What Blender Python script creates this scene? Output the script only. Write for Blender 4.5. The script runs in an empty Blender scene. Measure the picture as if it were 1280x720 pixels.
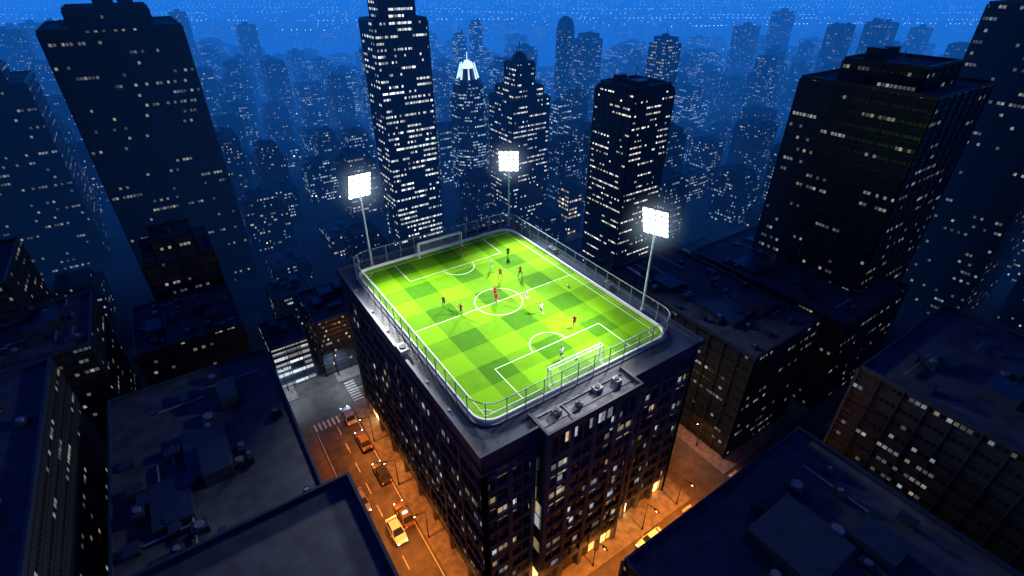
import bpy, bmesh, math, random
from mathutils import Vector, Matrix, noise
R=random.Random(7)
scene=bpy.context.scene
scene.view_settings.view_transform='Standard'
scene.view_settings.look='None'
scene.view_settings.exposure=0
RZ=28.0   # roof level of the pitch building
# ---------------------------------------------------------------- materials
def newmat(name):
    m=bpy.data.materials.new(name); m.use_nodes=True
    nt=m.node_tree; b=nt.nodes.get('Principled BSDF'); return m,nt,b
def simple(name,col,rough=.6,metal=0,var=.25,scale=1.5,emit=None,es=0,bump=0):
    m,nt,b=newmat(name)
    b.inputs['Roughness'].default_value=rough; b.inputs['Metallic'].default_value=metal
    tc=nt.nodes.new('ShaderNodeTexCoord'); n=nt.nodes.new('ShaderNodeTexNoise')
    n.inputs['Scale'].default_value=scale; n.inputs['Detail'].default_value=6
    nt.links.new(tc.outputs['Object'],n.inputs['Vector'])
    r=nt.nodes.new('ShaderNodeMapRange'); r.inputs[1].default_value=.3; r.inputs[2].default_value=.7
    r.inputs[3].default_value=1-var; r.inputs[4].default_value=1+var
    nt.links.new(n.outputs['Fac'],r.inputs[0])
    mx=nt.nodes.new('ShaderNodeVectorMath'); mx.operation='SCALE'; mx.inputs[0].default_value=col[:3]
    nt.links.new(r.outputs[0],mx.inputs['Scale']); nt.links.new(mx.outputs[0],b.inputs['Base Color'])
    if bump:
        bp=nt.nodes.new('ShaderNodeBump'); bp.inputs['Strength'].default_value=bump
        nt.links.new(n.outputs['Fac'],bp.inputs['Height']); nt.links.new(bp.outputs[0],b.inputs['Normal'])
    if emit:
        b.inputs['Emission Color'].default_value=(*emit,1); b.inputs['Emission Strength'].default_value=es
        m.cycles.emission_sampling='NONE'
    return m
def math_(nt,op,a,b=None,c=None):
    n=nt.nodes.new('ShaderNodeMath'); n.operation=op
    for i,v in enumerate((a,b,c)):
        if v is None: continue
        if isinstance(v,(int,float)): n.inputs[i].default_value=v
        else: nt.links.new(v,n.inputs[i])
    return n.outputs[0]
def facade(name,fh,cw,dens,wall=(.03,.04,.06),lit=(1,.93,.8),lit2=(.75,.88,1),es=1.5,wh=(.3,.75),ww=(.12,.88),rough=.25,glass=(.012,.02,.035),grp=5):
    m,nt,b=newmat(name); m.cycles.emission_sampling='NONE'
    uv=nt.nodes.new('ShaderNodeUVMap'); s=nt.nodes.new('ShaderNodeSeparateXYZ'); nt.links.new(uv.outputs[0],s.inputs[0])
    U=math_(nt,'DIVIDE',s.outputs[0],cw); V=math_(nt,'DIVIDE',s.outputs[1],fh)
    fu=math_(nt,'FRACT',U); fv=math_(nt,'FRACT',V); cu=math_(nt,'FLOOR',U); cv=math_(nt,'FLOOR',V)
    mk=math_(nt,'MULTIPLY',math_(nt,'GREATER_THAN',fu,ww[0]),math_(nt,'LESS_THAN',fu,ww[1]))
    mk=math_(nt,'MULTIPLY',mk,math_(nt,'MULTIPLY',math_(nt,'GREATER_THAN',fv,wh[0]),math_(nt,'LESS_THAN',fv,wh[1])))
    cb=nt.nodes.new('ShaderNodeCombineXYZ'); nt.links.new(cu,cb.inputs[0]); nt.links.new(cv,cb.inputs[1])
    wn=nt.nodes.new('ShaderNodeTexWhiteNoise'); wn.noise_dimensions='3D'; nt.links.new(cb.outputs[0],wn.inputs['Vector'])
    g=nt.nodes.new('ShaderNodeCombineXYZ'); nt.links.new(math_(nt,'FLOOR',math_(nt,'DIVIDE',cu,grp)),g.inputs[0]); nt.links.new(cv,g.inputs[1]); g.inputs[2].default_value=9.5
    wg=nt.nodes.new('ShaderNodeTexWhiteNoise'); wg.noise_dimensions='3D'; nt.links.new(g.outputs[0],wg.inputs['Vector'])
    p=math_(nt,'MULTIPLY',math_(nt,'POWER',wg.outputs['Value'],3.2),dens*4.2)
    lt=math_(nt,'LESS_THAN',wn.outputs['Value'],p)
    sc=nt.nodes.new('ShaderNodeSeparateColor'); nt.links.new(wn.outputs['Color'],sc.inputs[0])
    br=math_(nt,'MULTIPLY_ADD',math_(nt,'POWER',sc.outputs[1],2),.85,.15)
    # faint interior variation inside each pane
    nz=nt.nodes.new('ShaderNodeTexNoise'); nz.inputs['Scale'].default_value=2.2; nt.links.new(uv.outputs[0],nz.inputs['Vector'])
    br=math_(nt,'MULTIPLY',br,math_(nt,'MULTIPLY_ADD',nz.outputs['Fac'],1.2,.4))
    e=math_(nt,'MULTIPLY',math_(nt,'MULTIPLY',lt,mk),math_(nt,'MULTIPLY',br,es))
    mc=nt.nodes.new('ShaderNodeMix'); mc.data_type='RGBA'; mc.inputs[6].default_value=(*lit,1); mc.inputs[7].default_value=(*lit2,1)
    nt.links.new(math_(nt,'GREATER_THAN',sc.outputs[2],.5),mc.inputs[0])
    nt.links.new(mc.outputs[2],b.inputs['Emission Color']); nt.links.new(e,b.inputs['Emission Strength'])
    mb=nt.nodes.new('ShaderNodeMix'); mb.data_type='RGBA'; mb.inputs[6].default_value=(*wall,1); mb.inputs[7].default_value=(*glass,1)
    nt.links.new(mk,mb.inputs[0]); nt.links.new(mb.outputs[2],b.inputs['Base Color'])
    rr=math_(nt,'MULTIPLY_ADD',mk,rough-.6,.6); nt.links.new(rr,b.inputs['Roughness'])
    return m
F=[facade('facade_glass_blue',.95,.42,.38,es=1.1,ww=(.08,.92),lit=(.8,.93,1),lit2=(.5,.78,1),grp=7),
   facade('facade_office',1.0,.42,.28,wall=(.04,.05,.07),lit=(1,.87,.65),es=1.0,lit2=(.65,.85,1),grp=6),
   facade('facade_sparse',.95,.4,.20,wall=(.03,.04,.055),es=.9,lit=(.8,.92,1),lit2=(.5,.78,1),grp=6),
   facade('facade_bright',1.0,.9,.75,wall=(.06,.07,.09),lit=(.7,.92,1),lit2=(.45,.8,1),es=1.0,grp=9),
   facade('facade_dim',.95,.42,.11,wall=(.03,.035,.05),lit=(1,.8,.55),lit2=(.6,.8,1),es=.7)]
FT1=facade('facade_tall_tower',1.25,.42,.46,es=2.0,wh=(.3,.66),ww=(.05,.95),grp=8,lit=(1,.96,.88),lit2=(.82,.92,1))
FT3=facade('facade_dark_tower',1.15,.42,.38,wall=(.010,.014,.022),es=2.0,wh=(.3,.56),lit=(1,.93,.78),lit2=(1,.97,.9),grp=9,glass=(.006,.010,.018))
FT2=facade('facade_mid_tower',1.2,.42,.42,wall=(.012,.02,.032),es=1.9,wh=(.3,.6),lit=(1,.92,.75),grp=7)
FS=facade('facade_side_tower',1.9,.6,.17,wall=(.008,.010,.014),es=.35,wh=(.3,.56),lit=(1,.9,.7),grp=9,glass=(.004,.006,.01))
FWARM=facade('facade_warm_lit',1.2,1.2,.8,es=1.6,lit=(1,.8,.5),lit2=(1,.9,.75),grp=9)
FWHITE=facade('facade_white_lit',1.2,2.4,1.2,es=1.1,lit=(.9,.95,1),lit2=(.8,.9,1),wh=(.25,.8),ww=(.03,.97),grp=9)
FMAIN=facade('facade_main_glass',2.3,.8,.27,wall=(.01,.01,.015),lit=(1,.72,.42),lit2=(.8,.9,1),es=.7,wh=(.05,.95),ww=(.02,.98),grp=3,rough=.12)
FSHOP=facade('shopfront_glass',3.2,1.6,.75,wall=(.03,.025,.02),lit=(1,.42,.09),lit2=(1,.62,.22),es=11,wh=(.08,.78),ww=(.06,.94),grp=3)
ROOF=simple('roof_felt',(.03,.042,.07),.75,scale=.6,var=.5)
ROOF2=simple('roof_gravel',(.07,.08,.11),.85,scale=.8,var=.45)
STEEL=simple('steel_grey',(.3,.32,.36),.4,.8,var=.1)
WALL=simple('dark_stone',(.052,.064,.092),.6,scale=1.2,var=.3)
WALLB=simple('slate_brick',(.048,.056,.078),.7,scale=2.5,var=.4)
PARA=simple('parapet_blue_grey',(.016,.032,.072),.5,scale=.5,var=.4)
PAVER=simple('roof_pavers',(.2,.2,.23),.8,scale=1.2,var=.35)
CROWN=simple('crown_lit',(.6,.7,.8),.4,emit=(.6,.86,1),es=1.4)
# ---------------------------------------------------------------- mesh builder
class MB:
    def __init__(s): s.v=[];s.f=[];s.m=[];s.uv=[]
    def face(s,pts,m=0,uv=None):
        i=len(s.v); s.v+= [tuple(p) for p in pts]; s.f.append(tuple(range(i,i+len(pts)))); s.m.append(m)
        s.uv+= (uv if uv else [(p[0],p[1]) for p in pts])
    def prism(s,poly,z0,z1,m=0,mt=1,u0=None,bottom=False,poly2=None):
        if u0 is None: u0=R.randint(0,4000)*1.0
        p2=poly2 or poly; n=len(poly); u=u0
        for i in range(n):
            a,b=poly[i],poly[(i+1)%n]; c,d=p2[(i+1)%n],p2[i]
            L=math.hypot(b[0]-a[0],b[1]-a[1])
            s.face([(*a,z0),(*b,z0),(*c,z1),(*d,z1)],m,[(u,z0),(u+L,z0),(u+L,z1),(u,z1)]); u+=L+7
        s.face([(*p,z1) for p in p2],mt)
        if bottom: s.face([(*p,z0) for p in reversed(poly)],mt)
    def box(s,x0,x1,y0,y1,z0,z1,m=0,mt=None,bottom=False):
        s.prism([(x0,y0),(x1,y0),(x1,y1),(x0,y1)],z0,z1,m,m if mt is None else mt,bottom=bottom)
    def tube(s,p,q,r,m=0,n=6,r2=None,cap=True):
        p=Vector(p);q=Vector(q);d=(q-p)
        if d.length<1e-6:return
        d.normalize(); a=d.orthogonal().normalized(); b=d.cross(a); r2=r if r2 is None else r2
        A=[p+(a*math.cos(t)+b*math.sin(t))*r for t in [2*math.pi*i/n for i in range(n)]]
        B=[q+(a*math.cos(t)+b*math.sin(t))*r2 for t in [2*math.pi*i/n for i in range(n)]]
        for i in range(n):
            j=(i+1)%n; s.face([A[i],A[j],B[j],B[i]],m)
        if cap: s.face(B,m); s.face(list(reversed(A)),m)
    def obj(s,name,mats,loc=(0,0,0),rot=0,parent=None,smooth=False):
        me=bpy.data.meshes.new(name); me.from_pydata(s.v,[],s.f)
        for mm in mats: me.materials.append(mm)
        me.polygons.foreach_set('material_index',s.m)
        ul=me.uv_layers.new(name='UVMap'); ul.data.foreach_set('uv',[c for t in s.uv for c in t])
        if smooth: me.polygons.foreach_set('use_smooth',[True]*len(s.f))
        o=bpy.data.objects.new(name,me); o.location=loc; o.rotation_euler=(0,0,rot)
        scene.collection.objects.link(o)
        if parent: o.parent=parent
        return o
def empty(name,loc=(0,0,0),rot=0):
    e=bpy.data.objects.new(name,None); e.location=loc; e.rotation_euler=(0,0,rot); e.empty_display_size=.5
    scene.collection.objects.link(e); return e
# city survey frame -> world (avenue grid is turned 34 degrees from the survey frame)
C34,S34=.829,.559
def site(X,Y): return (C34*X+S34*Y-30.3, -S34*X+C34*Y-48.1)
# ---------------------------------------------------------------- ground, roads
GR=simple('ground_city',(.03,.035,.05),.8,scale=.05,var=.5)
ASPH=simple('asphalt',(.06,.055,.05),.6,scale=.7,var=.45,bump=.05)
PAVE=simple('pavement_slabs',(.15,.14,.13),.8,scale=1.3,var=.35)
PAINT=simple('road_paint',(.55,.53,.48),.6,scale=3,var=.4)
g=MB(); g.face([(-4000,-4000,0),(4000,-4000,0),(4000,4000,0),(-4000,4000,0)]); g.obj('ground',[GR])
r=MB()
for (x0,x1) in ((-24.5,-17.2),(17.5,25)): r.face([(x0,-300,.01),(x1,-300,.01),(x1,60,.01),(x0,60,.01)])
for (y0,y1) in ((-31,-24),(22.5,29)):
    for (x0,x1) in ((-200,-24.5),(-17.2,17.5),(25,200)): r.face([(x0,y0,.01),(x1,y0,.01),(x1,y1,.01),(x0,y1,.01)])
r.obj('road',[ASPH])
k=MB()
yb=[(-80,-31),(-24,22.5),(29,62)]; xb=[(-60,-24.5),(-17.2,17.5),(25,70)]
for y0,y1 in yb:
    for x0,x1 in xb: k.box(x0,x1,y0,y1,0,.14)
k.obj('pavement',[PAVE])
mk=MB()
def q(x0,x1,y0,y1): mk.face([(x0,y0,.016),(x1,y0,.016),(x1,y1,.016),(x0,y1,.016)])
y=-78
while y<60:
    if not(-33<y<-21 or 19<y<31):
        q(-20.95,-20.82,y,y+2.2)
    y+=4.5
for x0,x1 in((-17.6,-17.5),(-24.2,-24.1)): q(x0,x1,-21,19)
x=-16
while x<60:
    if not 15<x<27: q(x,x+2.2,-27.55,-27.42); q(x,x+2.2,25.7,25.83)
    x+=4.5
for yy in (20.2,-22.6):
    x=-24.2
    while x<-17.8: q(x,x+.35,yy-.9,yy+.9); x+=.75
for xx in (-15.6,15.8,26.4):
    for ya,yb_ in((22.8,28.8),(-30.8,-24.2)):
        y=ya
        while y<yb_: q(xx-.9,xx+.9,y,y+.35); y+=.75
mk.obj('road_marking',[PAINT])
# ---------------------------------------------------------------- main building
X0,X1,Y0,Y1=-15.1,15.3,-20.6,19.9
bld=empty('office_building')
core=MB(); core.box(X0+.35,X1-.35,Y0+.35,Y1-.35,3.4,RZ-2.4,0,1)
core.box(-8.4,3.7,-21.9,-20.2,3.4,RZ-.6,0,1)
core.obj('glazing',[FMAIN,ROOF],parent=bld)
sh=MB(); sh.box(X0+.5,X1-.5,Y0+.5,Y1-.5,.14,3.4); sh.box(-8.3,3.6,-21.7,-20.0,.14,3.4); sh.obj('shopfronts',[FSHOP],parent=bld)
fr=MB()
def ob(o,ux,un,l0,l1,d0,d1,z0,z1,m=0):
    P=lambda l,d:(o[0]+ux[0]*l+un[0]*d,o[1]+ux[1]*l+un[1]*d)
    fr.prism([P(l0,d0),P(l0,d1),P(l1,d1),P(l1,d0)],z0,z1,m,m,bottom=True)
def face_grid(o,ux,un,L,ztop,bay,big,m,pm,fh=2.3,half=False):
    n=round(L/bay); bay=L/n
    for i in range(n+1):
        w=.28 if i%big==0 else .09; dd=0.0 if i%big==0 else -.12
        c=min(max(i*bay,w),L-w)
        ob(o,ux,un,c-w,c+w,-.5,dd,.14 if i%big==0 else 3.4,ztop,pm if i%big==0 else m)
        if i<n:
            cc=(i+.5)*bay; ob(o,ux,un,cc-.03,cc+.03,-.5,-.3,3.4,ztop,2)
    z=3.4
    while z<ztop-1:
        ob(o,ux,un,.02,L-.02,-.48,-.05,z-.3,z+.32,m)
        ob(o,ux,un,.02,L-.02,-.48,-.31,z+1.35,z+1.41,2)
        z+=fh
face_grid((X0,Y0),(0,1),(-1,0),Y1-Y0,RZ-2.4,1.6,3,0,0)
face_grid((X0,Y0),(1,0),(0,-1),-8.7-X0,RZ-2.4,1.5,2,1,1)
face_grid((-8.7,-22.2),(1,0),(0,-1),12.7,RZ-.6,1.55,2,1,1)
face_grid((4.0,Y0),(1,0),(0,-1),X1-4.0,RZ-2.4,1.5,2,1,1)
face_grid((X1,Y0),(0,1),(1,0),Y1-Y0,RZ-2.4,1.6,3,0,0)
face_grid((X0,Y1),(1,0),(0,1),X1-X0,RZ-2.4,1.6,3,0,0)
fr.obj('facade_frame',[WALLB,WALL,simple('window_mullion',(.02,.025,.035),.4,.5)],parent=bld)
top=MB()
top.box(X0-.06,X1+.06,Y0-.06,Y1+.06,RZ-2.4,RZ-.5,0,0,True)
top.box(X0-.35,X1+.35,Y0-.35,Y1+.35,RZ-.5,RZ-.12,0,0,True)
top.box(X0-.2,X1+.2,Y0-.2,Y1+.2,RZ-2.75,RZ-2.401,0,0,True)
top.box(-8.76,4.06,-22.3,Y0-.36,RZ-.6,RZ-.16,0,1,True)
for a in((-8.76,-8.5,-22.3,-18.9),(3.8,4.06,-22.3,-18.9),(-8.5,3.8,-22.3,-22.05)): top.box(*a,RZ-.16,RZ+.35)
top.box(-8.5,3.8,Y0-.355,-18.75,RZ-.12,RZ-.08,1)
e=.3
for a in((X0-.35,X0-.35+e,Y0-.35,Y1+.35),(X1+.35-e,X1+.35,Y0-.35,Y1+.35),(X0-.05,-8.77,Y0-.35,Y0-.05),(4.07,X1+.05,Y0-.35,Y0-.05),(X0-.05,X1+.05,Y1+.05,Y1+.35)):
    top.box(*a,RZ-.12,RZ+.3)
top.obj('parapet',[PARA,PAVER],parent=bld)
ac=MB()
def acunit(x,y,w,d,h,z=RZ-.08):
    ac.box(x,x+w,y,y+d,z,z+h); ac.tube((x+w/2,y+d/2,z+h),(x+w/2,y+d/2,z+h+.12),min(w,d)*.36,1,10)
for a in((-6.6,-20.6,.9,.7,.6),(-3.8,-20.9,.6,.6,.5),(-1,-20.4,1,.8,.55),(1.6,-20.8,.7,.9,.7)): acunit(*a)
acunit(-15.5,-3.6,1.1,1.7,.5,RZ+.31); acunit(14.4,-6.0,.7,1.3,.7,RZ-.1); acunit(14.4,6.5,.7,1.6,.6,RZ-.1)
ac.tube((-8,-19.6,RZ),(3.4,-19.6,RZ),.08); ac.tube((-5,-21.6,RZ),(-5,-19.6,RZ),.06)
for yy in (-14,-9,2,7,13): ac.box(-15.0,-14.7,yy,yy+.4,RZ-.12,RZ+.1)
ac.obj('roof_units',[simple('unit_metal',(.16,.18,.22),.5,.3),simple('fan_dark',(.03,.03,.03),.6)],parent=bld)
# ---------------------------------------------------------------- pitch
def rrect(hx,hy,r,n=8):
    P=[]
    for cx,cy,a0 in((hx-r,-hy+r,-90),(hx-r,hy-r,0),(-hx+r,hy-r,90),(-hx+r,-hy+r,180)):
        for i in range(n+1):
            a=math.radians(a0+90*i/n); P.append((cx+r*math.cos(a),cy+r*math.sin(a)))
    return P
def grass():
    m,nt,b=newmat('mown_turf'); b.inputs['Roughness'].default_value=.85; b.inputs['Specular IOR Level'].default_value=.08
    tc=nt.nodes.new('ShaderNodeTexCoord'); s=nt.nodes.new('ShaderNodeSeparateXYZ'); nt.links.new(tc.outputs['Object'],s.inputs[0])
    nz=nt.nodes.new('ShaderNodeTexNoise'); nz.inputs['Scale'].default_value=.9; nz.inputs['Detail'].default_value=8; nz.inputs['Roughness'].default_value=.7; nt.links.new(tc.outputs['Object'],nz.inputs['Vector'])
    wob=math_(nt,'MULTIPLY_ADD',nz.outputs['Fac'],.3,-.15)
    fx=math_(nt,'FLOOR',math_(nt,'DIVIDE',math_(nt,'ADD',math_(nt,'ADD',s.outputs[0],wob),100*3.7+1.85),3.7))
    fy=math_(nt,'FLOOR',math_(nt,'DIVIDE',math_(nt,'ADD',math_(nt,'ADD',s.outputs[1],wob),100*3.3),3.3))
    ax=math_(nt,'MODULO',fx,2); ay=math_(nt,'MODULO',fy,2)
    t=math_(nt,'MULTIPLY_ADD',ax,.52,math_(nt,'MULTIPLY',ay,.46))
    fine=nt.nodes.new('ShaderNodeTexNoise'); fine.inputs['Scale'].default_value=14; fine.inputs['Detail'].default_value=4; nt.links.new(tc.outputs['Object'],fine.inputs['Vector'])
    t2=math_(nt,'ADD',t,math_(nt,'MULTIPLY_ADD',nz.outputs['Fac'],.6,-.27))
    t2=math_(nt,'ADD',t2,math_(nt,'MULTIPLY_ADD',fine.outputs['Fac'],.5,-.25))
    cr=nt.nodes.new('ShaderNodeValToRGB'); el=cr.color_ramp.elements
    el[0].position=0; el[0].color=(.042,.165,.003,1); el[1].position=1; el[1].color=(.165,.41,.005,1)
    nt.links.new(t2,cr.inputs[0]); nt.links.new(cr.outputs[0],b.inputs['Base Color'])
    bp=nt.nodes.new('ShaderNodeBump'); bp.inputs['Strength'].default_value=.3; bp.inputs['Distance'].default_value=.05
    nt.links.new(fine.outputs['Fac'],bp.inputs['Height']); nt.links.new(bp.outputs[0],b.inputs['Normal'])
    return m
TURF=grass()
WHITE=simple('white_paint',(.8,.8,.8),.5,var=.06)
LINE=simple('pitch_line_paint',(.7,.78,.6),.7,scale=9,var=.2)
pb=MB(); pb.prism(rrect(13.2,17.6,1.9),RZ-.1,RZ,0,0); pitch=pb.obj('football_pitch',[TURF])
CONC=simple('light_concrete',(.2,.22,.25),.7,var=.25)
def ring(mb,hx,hy,r,wid,z0,z1,m=0):
    A=rrect(hx,hy,r); B=rrect(hx+wid,hy+wid,r+wid); n=len(A)
    for i in range(n):
        j=(i+1)%n
        mb.face([(*A[i],z1),(*B[i],z1),(*B[j],z1),(*A[j],z1)],m)
        mb.face([(*A[j],z0),(*A[i],z0),(*A[i],z1),(*A[j],z1)],m)
        mb.face([(*B[i],z0),(*B[j],z0),(*B[j],z1),(*B[i],z1)],m)
kb=MB(); ring(kb,13.2,17.6,1.9,.2,RZ-.1,RZ+.38,0); ring(kb,13.4,17.8,2.1,.42,RZ-.1,RZ+.03,1)
kb.obj('pitch_kerb_wall',[WHITE,CONC])
ln=MB(); LZ=RZ+.006; LW=.09
def lbox(x0,x1,y0,y1,z=LZ): ln.face([(x0,y0,z),(x1,y0,z),(x1,y1,z),(x0,y1,z)])
def arc(cx,cy,r,a0,a1,z=LZ,n=48):
    for i in range(n):
        a=math.radians(a0+(a1-a0)*i/n); b=math.radians(a0+(a1-a0)*(i+1)/n); ri,ro=r-LW/2,r+LW/2
        ln.face([(cx+ri*math.cos(a),cy+ri*math.sin(a),z),(cx+ro*math.cos(a),cy+ro*math.sin(a),z),(cx+ro*math.cos(b),cy+ro*math.sin(b),z),(cx+ri*math.cos(b),cy+ri*math.sin(b),z)])
HX,HY=12.2,16.6; w=LW/2
lbox(-HX-w,-HX+w,-HY-w,HY+w); lbox(HX-w,HX+w,-HY-w,HY+w)
for sgn in(-1,1):
    lbox(-HX+w,HX-w,sgn*HY-w,sgn*HY+w)
    yi=sgn*11.2
    lbox(-7.7-w,7.7+w,yi-w,yi+w)
    a,b=sorted((sgn*HY-sgn*w,yi+sgn*w)); lbox(-7.7-w,-7.7+w,a,b); lbox(7.7-w,7.7+w,a,b)
    arc(0,yi-sgn*w,2.4,180 if sgn>0 else 0,360 if sgn>0 else 180,LZ+.003)
    for sx in(-1,1):
        base={(-1,-1):0,(1,-1):90,(1,1):180,(-1,1):270}[(sx,sgn)]
        arc(sx*HX,sgn*HY,.9,base,base+90,LZ+.003,10)
lbox(-HX+w,HX-w,-w,w); arc(0,0,3.2,0,360,LZ+.003,64)
ln.prism([(.16*math.cos(t*.5236),.16*math.sin(t*.5236)) for t in range(12)],LZ,LZ+.006)
ln.obj('pitch_marking',[LINE])
# fence
def path_points(hx,hy,r,step):
    P=rrect(hx,hy,r,10); P.append(P[0]); out=[];acc=0
    for a,b in zip(P,P[1:]):
        L=math.hypot(b[0]-a[0],b[1]-a[1])
        while acc<=L:
            t=acc/L if L else 0; out.append((a[0]+(b[0]-a[0])*t,a[1]+(b[1]-a[1])*t)); acc+=step
        acc-=L
    return out
FM=simple('fence_galvanised',(.26,.31,.37),.5,.3); WM=simple('fence_wire',(.14,.18,.23),.5,.4)
fe=empty('pitch_fence'); fp=MB(); FH=2.9
pts=path_points(13.72,18.12,2.4,.25); n=len(pts)
for i in range(0,n,9): fp.tube((*pts[i],RZ),(*pts[i],RZ+FH+.05),.055,0,6)
for i in range(0,n,1):
    a=pts[i];b=pts[(i+1)%n]
    for z,rr in((FH,.05),(1.45,.02),(.12,.025)): fp.tube((*a,RZ+z),(*b,RZ+z),rr,0,5,cap=False)
fp.obj('posts_and_rails',[FM],parent=fe,smooth=True)
fw=MB(); kk=9
for i in range(n):
    a=pts[i]
    for sg in(1,-1):
        prev=None
        for jj in range(0,kk+1,3):
            p=(*pts[(i+sg*jj)%n],RZ+.12+(FH-.12)*jj/kk)
            if prev: fw.tube(prev,p,.010,0,3,cap=False)
            prev=p
fw.obj('chain_link',[WM],parent=fe)
# goals
NET=simple('net_white',(.75,.77,.75),.6,var=.05)
def goal(y,sg):
    e=empty('football_goal',(-.8 if sg<0 else 0,y,RZ)); W=3.66;H=2.44;D=1.0;D0=.45
    m=MB(); r_=.09
    m.tube((-W,0,0),(-W,0,H),r_,0,8); m.tube((W,0,0),(W,0,H),r_,0,8); m.tube((-W-.05,0,H),(W+.05,0,H),r_,0,8)
    for x in(-W,W):
        m.tube((x,0,H),(x,sg*D0,H),.045,0); m.tube((x,sg*D0,H),(x,sg*D,.04),.045,0); m.tube((x,0,.04),(x,sg*D,.04),.045,0)
    m.tube((-W,sg*D,.04),(W,sg*D,.04),.045,0); m.tube((-W,sg*D0,H),(W,sg*D0,H),.045,0)
    m.obj('frame',[WHITE],parent=e,smooth=True)
    nn=MB(); s=.2; k=int(2*W/s); wr=.009
    prof=[(0,H),(D0,H)]+[(D0+(D-D0)*t/9,H-(H-.04)*t/9) for t in range(1,10)]
    for i in range(k+1):
        x=-W+2*W*i/k
        for a,b in zip(prof,prof[1:]): nn.tube((x,sg*a[0],a[1]),(x,sg*b[0],b[1]),wr,0,3,cap=False)
    for a in prof: nn.tube((-W,sg*a[0],a[1]),(W,sg*a[0],a[1]),wr,0,3,cap=False)
    nn.tube((-W,sg*.22,H),(W,sg*.22,H),wr,0,3)
    for x in(-W,W):
        for t in range(1,11):
            z=H*t/11; dy=D0+(D-D0)*(1-z/H); nn.tube((x,0,z),(x,sg*dy,z),wr,0,3,cap=False)
        for t in range(1,5):
            yy=D*t/5; zt=H if yy<=D0 else H*(D-yy)/(D-D0); nn.tube((x,sg*yy,0),(x,sg*yy,zt),wr,0,3,cap=False)
    nn.obj('net',[NET],parent=e)
goal(-16.5,-1); goal(16.5,1)
# floodlights
LAMP=simple('lamp_lens',(.9,.9,.9),.2,emit=(1,.99,.95),es=12)
DARKM=simple('black_metal',(.03,.03,.035),.5,.5)
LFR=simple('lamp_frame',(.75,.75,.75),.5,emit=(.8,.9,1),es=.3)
POLE=simple('pole_steel',(.62,.66,.72),.45,.2)
GLOW=bpy.data.materials.new('lamp_glow'); GLOW.use_nodes=True; nt=GLOW.node_tree; nt.nodes.clear()  # emissive volume fading outwards: painted-in halo around a floodlight head
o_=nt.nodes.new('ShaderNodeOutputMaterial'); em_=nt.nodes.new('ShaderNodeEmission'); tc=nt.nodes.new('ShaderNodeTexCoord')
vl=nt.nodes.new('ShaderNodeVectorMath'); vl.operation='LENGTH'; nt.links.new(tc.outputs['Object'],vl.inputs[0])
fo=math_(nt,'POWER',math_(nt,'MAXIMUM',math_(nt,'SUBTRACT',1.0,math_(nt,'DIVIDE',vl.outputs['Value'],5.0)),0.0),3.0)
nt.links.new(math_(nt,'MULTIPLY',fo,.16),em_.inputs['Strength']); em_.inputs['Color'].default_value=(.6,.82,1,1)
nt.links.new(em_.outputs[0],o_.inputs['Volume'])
def flood(x,y,hc,face,aim,P,z0=RZ-.1,size=112):
    e=empty('floodlight_mast',(x,y,z0))
    m=MB(); m.tube((0,0,0),(0,0,.35),.3,0,10); m.tube((0,0,.35),(0,0,hc-.6),.17,0,10,r2=.12); m.tube((0,0,hc-.6),(0,0,hc+1.8),.09,0,8)
    m.obj('pole',[POLE],parent=e,smooth=True)
    f=Vector((*face,0)).normalized(); f=(f+Vector((0,0,-.38))).normalized(); rt=f.cross(Vector((0,0,1))).normalized(); up=rt.cross(f)
    W,H=1.6,2.0; c=Vector((0,0,hc))+f*.3
    h=MB()
    def fb(a,b,cc,d,e0,e1,mi):
        P8=[c+rt*u+up*v+f*ww for ww in(e0,e1) for u,v in((a,cc),(b,cc),(b,d),(a,d))]
        for q_ in((0,3,2,1),(4,5,6,7),(0,1,5,4),(1,2,6,5),(2,3,7,6),(3,0,4,7)): h.face([P8[i] for i in q_],mi)
    fb(-W-.05,W+.05,-H-.05,H+.05,-.14,-.06,0)
    for i in range(4):
        for j in range(5):
            u=-W+W*2*(i+.5)/4; v=-H+H*2*(j+.5)/5
            fb(u-.37,u+.37,v-.37,v+.37,-.059,.05,2)
            p=c+rt*u+up*v; k8=[p+f*.06+(rt*math.cos(t)+up*math.sin(t))*.33/max(abs(math.cos(t)),abs(math.sin(t)))**.6 for t in[2*math.pi*(q_+.5)/16 for q_ in range(16)]]
            h.face(k8,1)
    h.obj('lamp_panel',[DARKM,LAMP,LFR],parent=e)
    L=bpy.data.lights.new('flood_lamp','SPOT'); L.energy=P; L.spot_size=math.radians(size); L.spot_blend=1; L.shadow_soft_size=1.2; L.color=(1,.99,.93)
    o=bpy.data.objects.new('flood_lamp',L); scene.collection.objects.link(o); o.parent=e
    o.location=c+f*1.4
    tgt=Vector((aim[0]-x,aim[1]-y,RZ-z0)); d=tgt-o.location; o.rotation_euler=d.to_track_quat('-Z','Y').to_euler()
    me=bpy.data.meshes.new('lamp_halo'); bm=bmesh.new(); bmesh.ops.create_icosphere(bm,subdivisions=3,radius=5.0); bm.to_mesh(me); me.materials.append(GLOW)  # added sphere that glows by itself to imitate bloom around the lamps
    s=bpy.data.objects.new('lamp_halo',me); s.location=c+f*.4; s.parent=e; scene.collection.objects.link(s)
flood(-10.4,18.9,12.7,(.05,-1),(-9,-12),56000)
flood(14.2,18.8,11.6,(-.6,-.85),(4,-12),60000)
flood(14.3,-12.2,12.8,(-1,-.35),(-13,-6),50000)
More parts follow.
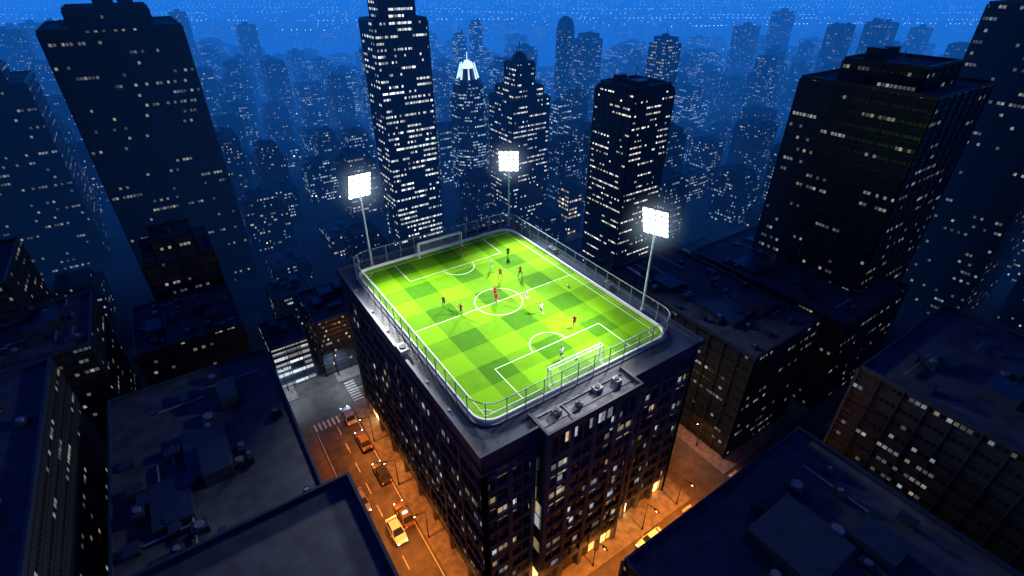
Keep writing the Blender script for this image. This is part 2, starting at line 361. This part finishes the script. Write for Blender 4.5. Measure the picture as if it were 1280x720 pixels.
# ---------------------------------------------------------------- players
SKIN=simple('skin',(.42,.24,.16),.6,var=.05); HAIR=simple('hair_dark',(.02,.015,.01),.6)
RED=simple('shirt_red',(.5,.02,.015),.8,var=.1); WHT=simple('shirt_white',(.75,.75,.75),.8,var=.1); NAVY=simple('shorts_dark',(.03,.03,.05),.8)
BOOT=simple('boot_black',(.02,.02,.02),.4); DKRED=simple('shirt_dark_red',(.3,.02,.02),.8)
POSES={
'stride':dict(lk=((.1,.33,.60),(.1,.46,.16),(.1,.62,.10)),rk=((-.1,-.12,.50),(-.1,-.46,.20),(-.1,-.40,.05)),la=((.28,-.2,1.2),(.24,.0,1.02)),ra=((-.28,.14,1.16),(-.2,.36,1.3)),z=-.02,lean=.1),
'run':dict(lk=((.1,.14,.5),(.1,-.04,.10),(.1,.13,.04)),rk=((-.1,.08,.5),(-.1,-.36,.48),(-.1,-.46,.36)),la=((.3,.12,1.16),(.2,.34,1.3)),ra=((-.3,-.2,1.2),(-.26,-.04,1.02)),z=0,lean=.08),
'stand':dict(lk=((.2,.1,.5),(.28,.0,.10),(.32,.17,.04)),rk=((-.2,.08,.5),(-.28,-.02,.10),(-.33,.15,.04)),la=((.42,.02,1.22),(.52,.22,1.1)),ra=((-.42,.02,1.22),(-.52,.22,1.1)),z=-.03,lean=.06)}
def player(x,y,face,pose,shirt,shorts,socks):
    ps=POSES[pose]; L=ps['lean']; dz=ps['z']
    V=[];Ra=[];E=[];lab=[]
    def add(p,r,par=None,l=None):
        V.append(p);Ra.append(r)
        if par is not None: E.append((par,len(V)-1)); lab.append(l)
        return len(V)-1
    pel=add((0,0,.95+dz),(.15,.11)); sp=add((0,L*.4,1.13+dz),(.135,.10),pel,'shirt'); ch=add((0,L*.8,1.34+dz),(.165,.115),sp,'shirt')
    nk=add((0,L,1.50+dz),(.055,.055),ch,'skin'); h1=add((0,L+.02,1.58+dz),(.075,.085),nk,'skin'); h2=add((0,L+.03,1.68+dz),(.08,.098),h1,'head'); h3=add((0,L+.02,1.75+dz),(.055,.065),h2,'head')
    add((0,L+.135,1.655+dz),(.013,.016),h2,'skin')
    for sx,kn,ar in((1,'lk','la'),(-1,'rk','ra')):
        k_,a_,t_=ps[kn]
        hp=add((sx*.1,0,.88+dz),(.095,.10),pel,'shorts'); kk_=add((k_[0],k_[1],k_[2]),(.058,.06),hp,'thigh')
        mid=add(tuple(Vector(k_).lerp(Vector(a_),.35)),(.054,.058),kk_,'shank'); an=add(a_,(.036,.04),mid,'shank'); hl=add(tuple(Vector(a_)+ (Vector(a_)-Vector(k_)).normalized()*.05),(.042,.045),an,'boot'); add(t_,(.04,.03),hl,'boot')
        e_,w_=ps[ar]
        shd=add((sx*.185,L*.85,1.42+dz),(.062,.065),ch,'shirt'); el=add((e_[0],e_[1],e_[2]+dz),(.042,.042),shd,'uarm'); wr=add((w_[0],w_[1],w_[2]+dz),(.027,.027),el,'skin')
        d=(Vector(w_)-Vector(e_)).normalized(); wv=Vector((w_[0],w_[1],w_[2]+dz)); pv=wv+d*.06; pa=add(tuple(pv),(.034,.022),wr,'skin')
        side=d.orthogonal().normalized(); nrm=d.cross(side)
        for i,(off,ln_) in enumerate(((-.028,.062),(-.01,.075),(.01,.07),(.028,.055))):
            f1=add(tuple(pv+d*.035+side*off),(.010,.010),pa,'skin'); add(tuple(pv+d*(.035+ln_)+side*off*1.15+nrm*.02),(.008,.008),f1,'skin')
        th=add(tuple(pv-d*.02+side*.04),(.011,.011),pa,'skin'); add(tuple(pv+d*.02+side*.065+nrm*.01),(.009,.009),th,'skin')
    me=bpy.data.meshes.new('tmp'); me.from_pydata(V,E,[]); o=bpy.data.objects.new('tmp',me); scene.collection.objects.link(o)
    sm=o.modifiers.new('s','SKIN'); sm.use_smooth_shade=True
    for i,rr in enumerate(Ra):
        sv=me.skin_vertices[0].data[i]; sv.radius=rr; sv.use_root=(i==0)
    ss=o.modifiers.new('ss','SUBSURF'); ss.levels=1; ss.render_levels=1
    dg=bpy.context.evaluated_depsgraph_get(); nm=bpy.data.meshes.new_from_object(o.evaluated_get(dg)); bpy.data.objects.remove(o)
    nm.name='player_body'; nm.materials.clear()
    for m_ in (SKIN,shirt,shorts,socks,BOOT,HAIR): nm.materials.append(m_)
    segs=[(Vector(V[a]),Vector(V[b]),l,Ra[a][0]) for (a,b),l in zip(E,lab)]
    for p in nm.polygons:
        c=p.center; best=9;bl=None;bt=0
        for a,b,l,ra in segs:
            ab=b-a; t=max(0,min(1,(c-a).dot(ab)/ab.length_squared)); dd=(c-(a+ab*t)).length-(.05 if l in('shirt','shorts') else 0)
            if dd<best: best=dd;bl=l;bt=t
        mi=0
        if bl=='shirt': mi=1 if c.z>.93+dz else 2
        elif bl=='shorts': mi=2
        elif bl=='thigh': mi=2 if bt<.72 else 0
        elif bl=='shank': mi=3
        elif bl=='boot': mi=4
        elif bl=='uarm': mi=1 if bt<.6 else 0
        elif bl=='head': mi=5 if (c.z>1.71+dz or c.y<L-.01) else 0
        p.material_index=mi; p.use_smooth=True
    ob_=bpy.data.objects.new('footballer',nm); scene.collection.objects.link(ob_)
    f=MB()
    for sx in(-1,1):
        f.tube((sx*.03,L+.115,1.675+dz),(sx*.03,L+.128,1.675+dz),.010,0,8); f.tube((sx*.078,L+.02,1.65+dz),(sx*.092,L+.01,1.66+dz),.022,1,8)
    f.tube((-.022,L+.112,1.612+dz),(.022,L+.112,1.612+dz),.007,2,6)
    f.obj('face',[HAIR,SKIN,DKRED],parent=ob_)
    mz=min(v.co.z for v in nm.vertices); sc_=1.07
    ob_.scale=(sc_,)*3; ob_.location=(x,y,RZ+.012-mz*sc_); ob_.rotation_euler=(0,0,math.radians(face))
PL=[(2.35,13.8,200,'stride',DKRED,NAVY,RED),(7.7,9.35,160,'run',RED,NAVY,NAVY),(3.6,7.65,60,'run',WHT,WHT,WHT),(3.4,4.8,120,'stride',RED,NAVY,RED),
(5.95,3.6,-60,'stride',RED,NAVY,NAVY),(-6.7,2.8,150,'run',DKRED,NAVY,RED),(-5.75,0,-80,'run',RED,NAVY,NAVY),(-.5,-.2,170,'stride',RED,RED,NAVY),
(3.1,-2,80,'run',WHT,WHT,WHT),(2.9,-5.6,20,'stride',WHT,NAVY,WHT),(4.6,-10.1,-40,'stride',RED,NAVY,RED),(-.5,-14.0,10,'stand',WHT,NAVY,WHT),(.1,1.0,-20,'run',RED,NAVY,RED)]
for p in PL: player(*p)
def ball(x,y):
    me=bpy.data.meshes.new('football'); bm=bmesh.new(); bmesh.ops.create_icosphere(bm,subdivisions=3,radius=.17)
    ico=[v.co.normalized() for v in (lambda b:(bmesh.ops.create_icosphere(b,subdivisions=1,radius=1),b)[1])(bmesh.new()).verts]
    for f in bm.faces:
        f.smooth=True; f.material_index=1 if max(f.calc_center_median().normalized().dot(i) for i in ico)>.93 else 0
    bm.to_mesh(me); me.materials.append(WHITE); me.materials.append(BOOT)
    o=bpy.data.objects.new('football',me); o.location=(x,y,RZ+.175); scene.collection.objects.link(o)
ball(10,-2.3); ball(1.0,-14.9)
# ---------------------------------------------------------------- cars
GLS=simple('car_glass',(.02,.025,.03),.08); TYR=simple('tyre',(.02,.02,.02),.8); HL=simple('headlight',(.8,.8,.7),.2,emit=(1,.9,.7),es=9); TL=simple('tail_light',(.4,.02,.01),.3,emit=(1,.05,.02),es=5); RIM=simple('rim',(.4,.4,.42),.3,.8)
def car(x,y,rot,col,taxi=False,z=.015):
    m=MB()
    st=[(-2.2,.72,.42,.70),(-2.1,.82,.28,.86),(-1.3,.88,.24,.92),(0,.9,.24,.92),(1.1,.88,.24,.88),(1.9,.82,.26,.76),(2.2,.66,.4,.62)]
    R_=[]
    for yy,hw,b,t in st: R_.append([(-hw*.92,yy,b),(-hw,yy,(b+t)/2),(-hw*.94,yy,t),(hw*.94,yy,t),(hw,yy,(b+t)/2),(hw*.92,yy,b)])
    for A,B in zip(R_,R_[1:]):
        for i in range(6):
            j=(i+1)%6; m.face([A[i],A[j],B[j],B[i]],0)
    m.face(R_[0],0); m.face(list(reversed(R_[-1])),0)
    lo=[(-.82,-1.75,.9),(.82,-1.75,.9),(.8,1.05,.88),(-.8,1.05,.88)]; hi=[(-.62,-1.15,1.42),(.62,-1.15,1.42),(.62,.3,1.43),(-.62,.3,1.43)]
    for i in range(4):
        j=(i+1)%4; m.face([lo[i],lo[j],hi[j],hi[i]],1)
    hi2=[(a*1.02,b_,c+.02) for a,b_,c in hi]; m.face(hi2,0)
    for i in range(4): 
        m.tube(lo[i],hi[i],.045,0,5)
        m.tube(hi[i],hi[(i+1)%4],.035,0,5)
    for sx in(-1,1): m.tube((sx*.8,-.35,.9),(sx*.64,-.35,1.42),.035,0,5)
    for sx in(-1,1):
        for yy in(-1.35,1.4):
            m.tube((sx*.66,yy,.32),(sx*.9,yy,.32),.32,2,16); m.tube((sx*.9,yy,.32),(sx*.915,yy,.32),.19,5,10)
        m.tube((sx*.6,2.1,.62),(sx*.58,2.2,.6),.11,3,8); m.tube((sx*.62,-2.14,.7),(sx*.62,-2.2,.7),.1,4,8)
        m.tube((sx*.9,.75,.95),(sx*1.0,.72,.97),.07,0,6)
    if taxi: m.box(-.3,.3,-.55,-.3,1.45,1.6,3)
    m.obj('car',[simple('car_paint',col,.3,.1,var=.03),GLS,TYR,HL,TL,RIM],(x,y,z),math.radians(rot))
for c in((-20.2,-4.9,180,(.7,.8,.9)),(-18.3,-3.2,0,(.16,.10,.03),True),(-22.6,2.2,180,(.2,.22,.25)),(-18.4,12.8,0,(.12,.09,.03)),(-18.6,19.5,0,(.3,.35,.45)),(-18.3,5.2,0,(.03,.03,.04)),
 (7.6,-25.4,90,(.7,.8,.9)),(-2,-29.2,-90,(.2,.03,.02)),(-22.7,-15,180,(.05,.05,.06)),(-9,25,90,(.4,.4,.4)),(21.5,-12,0,(.3,.3,.32)),(-34,25.6,90,(.2,.2,.22)),(-40,-28.6,-90,(.3,.3,.32))): car(*c)
# ---------------------------------------------------------------- street lamps
SOD=simple('sodium_lens',(1,.6,.2),.3,emit=(1,.5,.14),es=18)
def slamp(x,y,dx,dy,P=3600,col=(1,.26,.03)):
    e=empty('street_lamp',(x,y,.14)); m=MB()
    m.tube((0,0,0),(0,0,.6),.12,0,8); m.tube((0,0,.6),(0,0,5.6),.07,0,8,r2=.05); m.tube((0,0,5.6),(dx*1.3,dy*1.3,6),.04,0,6); m.tube((dx*1.1,dy*1.1,6),(dx*1.9,dy*1.9,6.02),.13,0,8,r2=.08)
    m.tube((dx*1.5,dy*1.5,5.9),(dx*1.5,dy*1.5,5.84),.14,1,8,r2=.1)
    m.obj('column',[DARKM,SOD],parent=e)
    L=bpy.data.lights.new('lamp','SPOT'); L.energy=P; L.color=col; L.shadow_soft_size=.15; L.spot_size=math.radians(158); L.spot_blend=.8
    o=bpy.data.objects.new('lamp',L); o.location=(dx*1.5,dy*1.5,5.7); o.parent=e; scene.collection.objects.link(o)
for yy in(-18,-8,2,12): slamp(-16.9,yy,-1,0)
for yy in(-13,-3): slamp(-25.1,yy,1,0,2000)
for xx in(-10,-1,8,15): slamp(xx,-23.4,0,-1,4000)
slamp(4,-31.6,0,1,2300); slamp(19,-33,0,1,2000); slamp(26,-18,-1,0,1500); slamp(26,-5,-1,0,1000)
slamp(-16.5,31,0,-1,2000,(.7,.83,1)); slamp(-25.5,32,0,-1,1700,(.7,.83,1))
# ---------------------------------------------------------------- city buildings
occ=[(-17,17,-24,22)]
def free(x,y,w,d,pad=1.0):
    for a,b,c,e in occ:
        if x-w/2-pad<b and x+w/2+pad>a and y-d/2-pad<e and y+d/2+pad>c: return False
    return True
def sq(x,y,w,d): return [(x-w/2,y-d/2),(x+w/2,y-d/2),(x+w/2,y+d/2),(x-w/2,y+d/2)]
def poly(x,y,r,n,ph=0): return [(x+r*math.cos(2*math.pi*(i+ph)/n),y+r*math.sin(2*math.pi*(i+ph)/n)) for i in range(n)]
def roofkit(m,x,y,w,d,z,rich=1):
    t=.25
    for a in((x-w/2,x+w/2,y-d/2,y-d/2+t),(x-w/2,x+w/2,y+d/2-t,y+d/2),(x-w/2,x-w/2+t,y-d/2+t,y+d/2-t),(x+w/2-t,x+w/2,y-d/2+t,y+d/2-t)): m.box(*a,z,z+.5,2)
    for _ in range(R.randint(2,5)):
        bw=R.uniform(.1,.25)*w; bd=R.uniform(.1,.25)*d; bx=x+R.uniform(-.3,.3)*w; by=y+R.uniform(-.3,.3)*d
        m.box(bx-bw/2,bx+bw/2,by-bd/2,by+bd/2,z,z+R.uniform(.6,2),2)
    if rich>1:
        for _ in range(26):
            bx=x+R.uniform(-.44,.44)*w; by=y+R.uniform(-.44,.44)*d; s=R.uniform(.25,.8); s2=R.uniform(.25,.9); h=R.uniform(.3,1.1)
            m.box(bx-s,bx+s,by-s2,by+s2,z,z+h,2)
            if R.random()<.5: m.tube((bx,by,z+h),(bx,by,z+h+.15),min(s,s2)*.75,3,10)
        for _ in range(7):
            bx=x+R.uniform(-.4,.4)*w; by=y+R.uniform(-.4,.4)*d; l=R.uniform(2,7)
            if R.random()<.5: m.tube((bx,by,z+.3),(min(bx+l,x+w*.47),by,z+.3),.12,3,6)
            else: m.tube((bx,by,z+.3),(bx,min(by+l,y+d*.47),z+.3),.12,3,6)
    if R.random()<.3: m.tube((x,y,z),(x,y,z+R.uniform(3,6)),.08,3,5)
def tower(name,x,y,tiers,mat,detail=True,fh=1.3,pier=1.24,wallm=None,rich=1):
    m=MB(); w0,d0=tiers[0][0],tiers[0][1]; occ.append((x-w0/2,x+w0/2,y-d0/2,y+d0/2))
    for (w,d,z0,z1) in tiers:
        m.prism(sq(x,y,w,d),z0,z1,0,1)
        if detail:
            for z in range(int((z1-z0)/fh)+1):
                zz=z*fh+math.ceil(z0/fh)*fh
                if zz+.12<z1: m.prism(sq(x,y,w+.16,d+.16),zz,zz+.14,2,2,bottom=True)
            nx=max(2,round(w/pier)); ny=max(2,round(d/pier))
            for i in range(nx+1):
                px=x-w/2+w*i/nx; b_=.16 if i in(0,nx) else .05
                m.box(px-b_,px+b_,y-d/2-.16,y-d/2+.02,z0,z1,2); 
            for i in range(ny+1):
                py=y-d/2+d*i/ny; b_=.16 if i in(0,ny) else .05
                m.box(x-w/2-.16,x-w/2+.02,py-b_,py+b_,z0,z1,2)
        roofkit(m,x,y,w,d,z1,rich)
    return m,m.obj(name,[mat,ROOF,wallm or WALL,STEEL])
DK=simple('tower_black_cladding',(.014,.019,.034),.3,.3,var=.2)
BL=simple('tower_blue_cladding',(.022,.04,.075),.35,.3,var=.2)
x,y=site(-25.6,124); tower('skyscraper',x,y,[(12.2,8,0,56),(8,5.5,56,63),(5.5,4,63,76)],FT1,fh=1.25,pier=1.5,wallm=BL)
x,y=site(22.8,100); tower('skyscraper',x,y,[(10.2,10,0,46.6),(9.2,9,46.6,47.4)],FT3,fh=1.15,pier=2.5,wallm=DK)
x,y=site(1.9,140); tower('skyscraper',x,y,[(11.6,11,0,37),(9,8.6,37,39.5),(5.5,5.5,39.5,45)],FT2,fh=1.2,pier=2.3,wallm=DK)
m=MB(); m.prism(poly(x,y,2.6,10),45,46.5,0,0,poly2=poly(x,y,1.9,10)); m.prism(poly(x,y,1.9,10),46.5,47.6,0,0,poly2=poly(x,y,.7,10)); m.tube((x,y,47.6),(x,y,50),.1,0); m.obj('tower_cap',[BL])
x,y=site(-13.8,170); occ.append((x-7,x+7,y-7,y+7)); m=MB()
def oct_(r): return poly(x,y,r,8,.5)
z=0
for r_,z1 in((6.2,23),(5.8,30.5),(5.0,34),(4.0,36)):
    m.prism(oct_(r_),z,z1,0,1)
    for zz in range(int(z/.95)+1,int(z1/.95)+1): m.prism(oct_(r_+.1),zz*.95-.1,zz*.95,2,2,bottom=True)
    z=z1
m.prism(oct_(2.3),36,39,2,1,poly2=oct_(1.9)); m.prism(oct_(1.9),39,41.2,3,3,poly2=oct_(.8))
for i in range(8):
    a=2*math.pi*(i+.5)/8; m.tube((x+3.3*math.cos(a),y+3.3*math.sin(a),36),(x+2.1*math.cos(a),y+2.1*math.sin(a),40.6),.3,3,5,r2=.12)
m.tube((x,y,41.2),(x,y,43.5),.12,3); m.obj('spire_tower',[F[0],ROOF,BL,CROWN])
x,y=site(21.6,230); occ.append((x-4,x+4,y-4,y+4)); m=MB()
m.prism(poly(x,y,3.7,16),0,44,0,1); m.prism(poly(x,y,3.7,16),44,47,2,1,poly2=poly(x,y,3.0,16)); m.prism(poly(x,y,3.0,16),47,48.6,2,1,poly2=poly(x,y,1.2,16)); m.obj('round_tower',[F[2],ROOF,BL])
for (X,Y,w,d,h,mt,nm) in ((32.5,240,9,8,41,F[2],'office_tower'),(54.5,200,8,8,44,F[1],'office_tower'),(17.2,190,6,6,24,F[3],'office_block'),(16.3,136,4.6,5,13.5,FWARM,'office_block'),
    (-26,280,5,5,37,F[3],'office_tower'),(-19,300,5,5,41,F[0],'office_tower'),(16,160,7,7,20,F[2],'office_block'),(-4,250,10,8,30,F[0],'office_tower'),(6,262,8,8,33,F[2],'office_tower'),
    (-47,150,9,9,19,F[1],'office_block'),(-42,190,8,9,25,F[3],'office_block'),(-57,230,9,9,38,F[0],'office_tower'),(-10.5,143,7,7,15,F[4],'office_block'),(-11,128,6,6,9,F[4],'office_block'),
    (9.5,128,7,7,9,F[4],'office_block'),(27,150,8,8,27,F[2],'office_block'),(37,170,8,8,22,F[0],'office_block'),(45,150,8,8,26,F[2],'office_tower'),(40,128,8,9,20,F[2],'office_block'),
    (-36,112,8,8,12,F[4],'office_block'),(29,125,6,6,16,F[0],'office_block'),(-8,210,8,8,24,F[2],'office_block'),(24,200,7,7,26,F[2],'office_block')):
    x,y=site(X,Y)
    if nm and free(x,y,w,d,.1): tower(nm,x,y,[(w,d,0,h-2),(w*.75,d*.75,h-2,h)],mt,detail=Y<175,fh=.95 if mt in F else 1.2,pier=1.6,wallm=BL)
for (X,Y,w,d,h,mt) in ((-78,112,22,20,56,FS),(62,88,20,20,50,FS),(-118,120,18,18,44,FS),(98,102,20,18,60,FS),(-88,66,20,18,26,FS),(88,52,20,18,28,FS),(-62,84,11,12,22,FS)):
    x,y=site(X,Y)
    if free(x,y,w,d,.5): tower('dark_tower',x,y,[(w,d,0,h),(w*.6,d*.6,h,h+3)],mt,fh=1.9,pier=2.8,wallm=DK)
def near(x0,x1,y0,y1,h,mt,wallm=None,rich=2):
    cx,cy,w,d=(x0+x1)/2,(y0+y1)/2,x1-x0,y1-y0
    return tower('office_block',cx,cy,[(w,d,.14,h)],mt,fh=1.9,pier=2.4,wallm=wallm or BL,rich=rich)
near(-44,-26,-62,-17.5,30,FS); near(-46,-27.5,-13,18,20,FS); near(-8.5,18,-62,-33,22.5,FS); near(-70,-49,-14,20,27,FS)
near(27.5,44,-22,7,20,FS); near(29,52,-62,-33,26,FS); near(49,70,-24,6,18,FS)
near(-26.5,-20,33,42,9,FWHITE,rich=1); near(-18.5,-7,32,44,12,F[4],rich=1); near(-44,-29,33,48,16,FS); near(-4,14,32,46,15,F[4],rich=1); near(-66,-48,33,50,20,FS)
near(28,38,12,20,14,F[2],rich=1)
mass=MB(); cnt=0
def shore(X): return 462+30*math.sin(X*.013)+14*math.sin(X*.05)-95*math.exp(-((X-38)/38)**2)
def bay(X,Y): return Y>shore(X) and Y<610+25*math.sin(X*.009+1)
Y=92
while Y<2300:
    stp=13.5 if Y<330 else (20 if Y<640 else 40)
    half=Y*1.25+70
    X=-half
    i=0
    while X<half:
        sx=X+R.uniform(-2,2); sy=Y+R.uniform(-2,2)
        X+=stp+(5 if i%3==2 else 0); i+=1
        if bay(sx,sy+8) : continue
        if R.random()<(.06 if Y<640 else .3): continue
        x,y=site(sx,sy); w=R.uniform(.55,.8)*stp; d=R.uniform(.55,.8)*stp
        if not free(x,y,w,d,1): continue
        if Y<140: h=R.uniform(4,10)
        elif Y<220: h=R.uniform(6,19)
        elif Y<330: h=R.uniform(8,26)
        elif Y<455: h=R.uniform(6,24)
        elif Y<640: h=R.uniform(4,14)
        else: h=R.uniform(3,12)
        if 240<Y<470 and 10<sx*330/Y<60: h=min(h,R.uniform(4,9))
        if abs(sx)>Y*.33+25 and Y<330: h*=R.choice((1,1.3,1.8))
        mt=R.choices(range(5),(4,3,3,1.4 if Y>150 else 0,2))[0]
        side=abs(sx)>Y*.33+12
        if side: mt=R.choice((2,4,4))
        tiers=[(w,d,0,h)]
        if R.random()<.45 and h>9: tiers=[(w,d,0,h*.8),(w*.7,d*.7,h*.8,h)]
        if Y<250 :
            mb_=MB()
            for (ww,dd,z0,z1) in tiers:
                mb_.prism(sq(x,y,ww,dd),z0,z1,0,1); roofkit(mb_,x,y,ww,dd,z1)
                for px,py in sq(x,y,ww,dd): mb_.box(px-.2,px+.2,py-.2,py+.2,z0,z1,2)
            mb_.obj('city_building',[F[mt],R.choice((ROOF,ROOF2)),BL,STEEL])
        else:
            for (ww,dd,z0,z1) in tiers: mass.prism(sq(x,y,ww,dd),z0,z1,mt,5)
            if Y<640:
                bw=w*.3; mass.box(x-bw/2,x+bw/2,y-bw/2,y+bw/2,h,h+1.5,5)
        cnt+=1
    Y+=stp+(4 if Y<640 else 0)
mass.obj('distant_city',F+[ROOF])
WAT,nt,b=newmat('water'); b.inputs['Base Color'].default_value=(.02,.10,.25,1); b.inputs['Roughness'].default_value=.2
nz=nt.nodes.new('ShaderNodeTexNoise'); nz.inputs['Scale'].default_value=.15; nz.inputs['Detail'].default_value=6
tc=nt.nodes.new('ShaderNodeTexCoord'); nt.links.new(tc.outputs['Object'],nz.inputs['Vector'])
bp=nt.nodes.new('ShaderNodeBump'); bp.inputs['Strength'].default_value=.3; nt.links.new(nz.outputs['Fac'],bp.inputs['Height']); nt.links.new(bp.outputs[0],b.inputs['Normal'])
wm=MB(); prev=None
for i in range(-260,261):
    X=i*5
    a=site(X,shore(X)); c=site(X,610+25*math.sin(X*.009+1))
    if prev: wm.face([(*prev[0],.05),(*a,.05),(*c,.05),(*prev[1],.05)])
    prev=(a,c)
wm.obj('water',[WAT])
def emi(name,col,s):
    m=simple(name,(.5,.5,.5),.5,emit=col,es=s); return m
cl=MB()
def dot(x,y,z,s,m):
    cl.box(x-s,x+s,y-s,y+s,z,z+s*1.5,m)
for _ in range(4200):
    Y=R.uniform(110,2600) if R.random()<.6 else R.uniform(625,1500)
    X=R.uniform(-1.1,1.1)*Y
    if bay(X,Y): continue
    x,y=site(X,Y); s=.07+Y*.00024
    if not free(x,y,1,1,0): continue
    dot(x,y,5 if Y<600 else R.uniform(4,13),s,R.choices((0,1,2),(5,1,.5) if Y>400 else (2,4,1))[0])
for kx in range(9):
    Yb=625+kx*95; am=R.uniform(15,50); ph=R.uniform(0,6)
    for i in range(-130,131):
        X=i*Yb*.008; Y=Yb+am*math.sin(X*.006+ph)+R.uniform(-2,2)
        if R.random()<.75 and not bay(X,Y): x,y=site(X,Y); dot(x,y,8,.18+Y*.00025,0 if R.random()<.85 else 1)
cl.obj('city_lights',[emi('light_blue_white',(.5,.8,1),11),emi('light_warm',(1,.6,.25),5),emi('light_red',(1,.15,.1),2.5)])
# ---------------------------------------------------------------- haze (homogeneous air volumes over the city, thicker farther out)
def haze(name,Y0_,SG,col,st,top_):
    hm=bpy.data.materials.new(name); hm.use_nodes=True; nt=hm.node_tree; nt.nodes.clear()
    o=nt.nodes.new('ShaderNodeOutputMaterial'); ab=nt.nodes.new('ShaderNodeVolumeAbsorption'); em=nt.nodes.new('ShaderNodeEmission'); ad=nt.nodes.new('ShaderNodeAddShader')
    ab.inputs['Color'].default_value=(0,0,0,1); ab.inputs['Density'].default_value=SG
    em.inputs['Color'].default_value=(*col,1); em.inputs['Strength'].default_value=SG*st
    nt.links.new(ab.outputs[0],ad.inputs[0]); nt.links.new(em.outputs[0],ad.inputs[1]); nt.links.new(ad.outputs[0],o.inputs['Volume'])
    hb=MB(); P=[site(-2600,Y0_),site(2600,Y0_),site(2600,3200),site(-2600,3200)]; hb.prism(P,-1,top_,0,0,bottom=True); hb.obj('haze',[hm])
haze('night_haze',84,.0014,(.01,.15,.68),.85,110)
haze('night_haze_far',172,.0019,(.014,.20,.80),1.15,105)
# ---------------------------------------------------------------- world, sun
W=bpy.data.worlds.new('World'); scene.world=W; W.use_nodes=True; nt=W.node_tree; bg=nt.nodes['Background']
sk=nt.nodes.new('ShaderNodeTexSky'); sk.sky_type='NISHITA'; sk.sun_disc=False; sk.sun_elevation=math.radians(1.5); sk.sun_rotation=math.radians(200); sk.ozone_density=6
mx=nt.nodes.new('ShaderNodeVectorMath'); mx.operation='MULTIPLY'; mx.inputs[1].default_value=(.10,.45,1.15)
nt.links.new(sk.outputs[0],mx.inputs[0]); nt.links.new(mx.outputs[0],bg.inputs['Color']); bg.inputs['Strength'].default_value=.24
S=bpy.data.lights.new('sun','SUN'); S.energy=.10; S.angle=math.radians(5); S.color=(.3,.5,1)
so=bpy.data.objects.new('sun',S); so.rotation_euler=(math.radians(55),0,math.radians(-70)); scene.collection.objects.link(so)
# ---------------------------------------------------------------- camera
cam=bpy.data.cameras.new('camera'); cam.sensor_width=36; cam.lens=18; cam.clip_end=8000; cam.clip_start=.5
co=bpy.data.objects.new('camera',cam); co.location=(-30.3,-48.1,RZ+38); co.rotation_euler=(math.radians(90-32.3),0,math.radians(-34)); scene.collection.objects.link(co)
scene.camera=co
